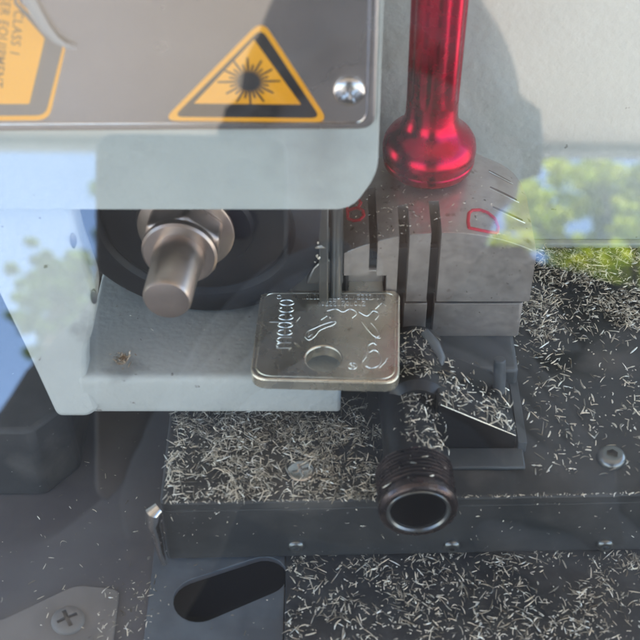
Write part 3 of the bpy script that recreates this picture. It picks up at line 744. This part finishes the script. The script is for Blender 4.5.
# the photographer: one continuous skinned figure, seen only as a dark mirrored shape
def person():
    hcn = refl(378, 160, 640)                       # head centre
    d = Vector((0, 1, -.95)).normalized()
    root = hcn+Vector((0, -190, -840))
    P = {'pel': root, 'sp1': root+Vector((0, -10, 170)), 'sp2': refl(380, 700, 740), 'ch': refl(380, 500, 700), 'nk': refl(385, 350, 665), 'nk2': refl(386, 270, 655),
         'shL': refl(78, 478, 680), 'shR': refl(606, 392, 680), 'elL': refl(60, 640, 520), 'elR': refl(670, 680, 640),
         'wrL': refl(150, 560, 385), 'wrR': refl(590, 560, 520),
         'hpL': root+Vector((-90, 0, -30)), 'hpR': root+Vector((90, 0, -30)), 'knL': root+Vector((-100, 40, -370)), 'knR': root+Vector((100, 30, -370)),
         'anL': root+Vector((-105, -10, -760)), 'anR': root+Vector((105, -20, -760))}
    zf = -985
    P['knL'].z = P['knR'].z = (root.z+zf)/2+20; P['anL'].z = P['anR'].z = zf+40
    P['toL'] = P['anL']+Vector((-15, 150, -25)); P['toR'] = P['anR']+Vector((15, 150, -25))
    E = [('pel', 'sp1'), ('sp1', 'sp2'), ('sp2', 'ch'), ('ch', 'nk'), ('nk', 'nk2'), ('nk', 'shL'), ('nk', 'shR'), ('shL', 'elL'), ('shR', 'elR'), ('elL', 'wrL'), ('elR', 'wrR'),
         ('pel', 'hpL'), ('pel', 'hpR'), ('hpL', 'knL'), ('hpR', 'knR'), ('knL', 'anL'), ('knR', 'anR'), ('anL', 'toL'), ('anR', 'toR')]
    RR = {'pel': 175, 'sp1': 180, 'sp2': 185, 'ch': 180, 'nk': 118, 'nk2': 100, 'shL': 88, 'shR': 78, 'elL': 52, 'elR': 52, 'wrL': 28, 'wrR': 28, 'hpL': 95, 'hpR': 95, 'knL': 58, 'knR': 58, 'anL': 38, 'anR': 38, 'toL': 30, 'toR': 30}
    for s_, side in (('L', 1), ('R', -1)):          # palm, four fingers and a thumb
        w = P['wr'+s_]; f = Vector((side*.35, .75, .35)).normalized(); sdw = Vector((side*.9, -.3, .1)).normalized(); dn = f.cross(sdw).normalized()
        P['pm'+s_] = w+f*55; E.append(('wr'+s_, 'pm'+s_)); RR['pm'+s_] = 24
        for i, (o1, ln) in enumerate(((-30, 66), (-10, 76), (11, 70), (31, 54))):
            a, b, c = 'f%s%da' % (s_, i), 'f%s%db' % (s_, i), 'f%s%dc' % (s_, i)
            P[a] = w+f*88+dn*o1; P[b] = P[a]+f*ln*.5+sdw*12; P[c] = P[b]+(f*.6+sdw*.8).normalized()*ln*.5
            E += [('pm'+s_, a), (a, b), (b, c)]; RR[a] = 9.5; RR[b] = 8.5; RR[c] = 7
        P['t1'+s_] = w+f*38-dn*38+sdw*10; P['t2'+s_] = P['t1'+s_]+(f*.7+sdw*.5-dn*.3).normalized()*40; E += [('wr'+s_, 't1'+s_), ('t1'+s_, 't2'+s_)]; RR['t1'+s_] = 12; RR['t2'+s_] = 9
    names = list(P); idx = {k: i for i, k in enumerate(names)}
    me = bpy.data.meshes.new('body'); me.from_pydata([tuple(P[k]*MM) for k in names], [(idx[a], idx[b]) for a, b in E], [])
    o = bpy.data.objects.new('tmp', me); C.objects.link(o)
    sk = o.modifiers.new('skin', 'SKIN'); sk.use_smooth_shade = True
    for i, k in enumerate(names):
        me.skin_vertices[0].data[i].radius = (RR[k]*MM, RR[k]*MM)
    me.skin_vertices[0].data[idx['pel']].use_root = True
    ss = o.modifiers.new('s', 'SUBSURF'); ss.levels = 2; ss.render_levels = 2
    dg = bpy.context.evaluated_depsgraph_get(); dg.update()
    body = bpy.data.meshes.new_from_object(o.evaluated_get(dg)); bpy.data.objects.remove(o)
    for v in body.vertices: v.co = v.co/MM
    t = empty('person', (root.x, root.y, -1000), 'person in a dark grey shirt bending towards the machine, seen mirrored in the guard', 'person')
    link('body', body, M['shirt'], t, angle=180)
    # head: a shaped sphere with brow, nose, chin and ears, tilted down
    rot = Matrix.Rotation(R(-40), 3, 'X')
    def hd(scale, f, name, m):
        bm = bmesh.new(); bmesh.ops.create_icosphere(bm, subdivisions=5, radius=1)
        for v in bm.verts:
            x, y, z = v.co; q = Vector((x*72, y*94, z*112))
            if z < 0: q.x *= 1-.3*z*z; 
            if z < -.2 and y > 0: q.y *= 1+.05; 
            g = lambda cx, cz, s: math.exp(-((x-cx)**2+(z-cz)**2)/s)
            if y > 0: q.y += 20*g(0, -.12, .012)+9*g(0, .02, .02)-7*g(.33, .08, .02)-7*g(-.33, .08, .02)+5*g(0, -.46, .02)+8*g(0, -.85, .05)+4*g(0, .24, .05)
            if abs(x) > .9 and -.25 < z < .2: q.x *= 1.13
            q = f(q, v.co)
            v.co = hcn+rot@q*scale
        return link(name, bm_mesh(bm), m, t, angle=180)
    hd(1.06, lambda q, c: q, 'head', M['skin'])
    def hair(q, c):
        k = sm(-.35, .1, c.z-.55*max(0, c.y))
        n = noise.noise(c*5)*.03
        return q*(1.10+n if k > .5 else .9)
    hd(1.10, hair, 'hair', M['hair'])
person()
pc = refl(188, 318, 385); pn = (refl(188, 318, 400)-refl(188, 318, 370)).normalized()
pu = (refl(188, 250, 385)-pc); pu = (pu-pn*pu.dot(pn)).normalized(); pr_ = pu.cross(pn).normalized()
ph = empty('phone', pc, 'dark phone held up by the bending person, mirrored over the spindle', 'phone')
po = rounded([(-38, -76), (41, -76), (41, 76), (-38, 76)], 9, 6)
link('phone_body', bm_mesh(prism([pc+pr_*a+pu*b for a, b in po], pn*8)), M['sblack'], ph, bevel=1.2)
for k in range(2): link('lens', bm_mesh(lathe(pc+pr_*(22)+pu*(60-20*k)-pn*1.5, pn, [(0, 6.5), (1.6, 7.2)], 24)), M['glass_dark'], ph)

# ================================================================= CAMERA, LIGHT
cd = bpy.data.cameras.new('camera'); cam = bpy.data.objects.new('camera', cd); C.objects.link(cam)
cam.location = CAM*MM; cam.rotation_euler = (R(90)-PITCH, 0, 0)
cd.sensor_width = 36; cd.lens = 36*FPX/640; cd.clip_start = .01; cd.clip_end = 200
cd.dof.use_dof = True; cd.dof.focus_distance = .262; cd.dof.aperture_fstop = 36
bpy.context.scene.camera = cam
w = bpy.data.worlds.new('World'); bpy.context.scene.world = w; w.use_nodes = True
nt = w.node_tree; bg = nt.nodes['Background']; sky = nt.nodes.new('ShaderNodeTexSky'); sky.sky_type = 'NISHITA'
EL, AZ = 52, 12
sky.sun_disc = False; sky.sun_elevation = R(EL); sky.sun_rotation = R(AZ); sky.air_density = 1.0; sky.dust_density = .6; sky.ozone_density = 1.2
nt.links.new(sky.outputs[0], bg.inputs[0]); bg.inputs[1].default_value = .125
ld = bpy.data.lights.new('sun', 'SUN'); ld.energy = 5; ld.angle = R(.5); ld.color = (1, .94, .86)
so = bpy.data.objects.new('sun', ld); C.objects.link(so); so.rotation_euler = (-R(90-EL), 0, -R(AZ))
sc = bpy.context.scene
sc.view_settings.view_transform = 'Standard'; sc.view_settings.look = 'None'; sc.view_settings.gamma = 1
sc.view_settings.exposure = 2.72
sc.render.engine = 'CYCLES'; sc.cycles.max_bounces = 10; sc.cycles.transparent_max_bounces = 12
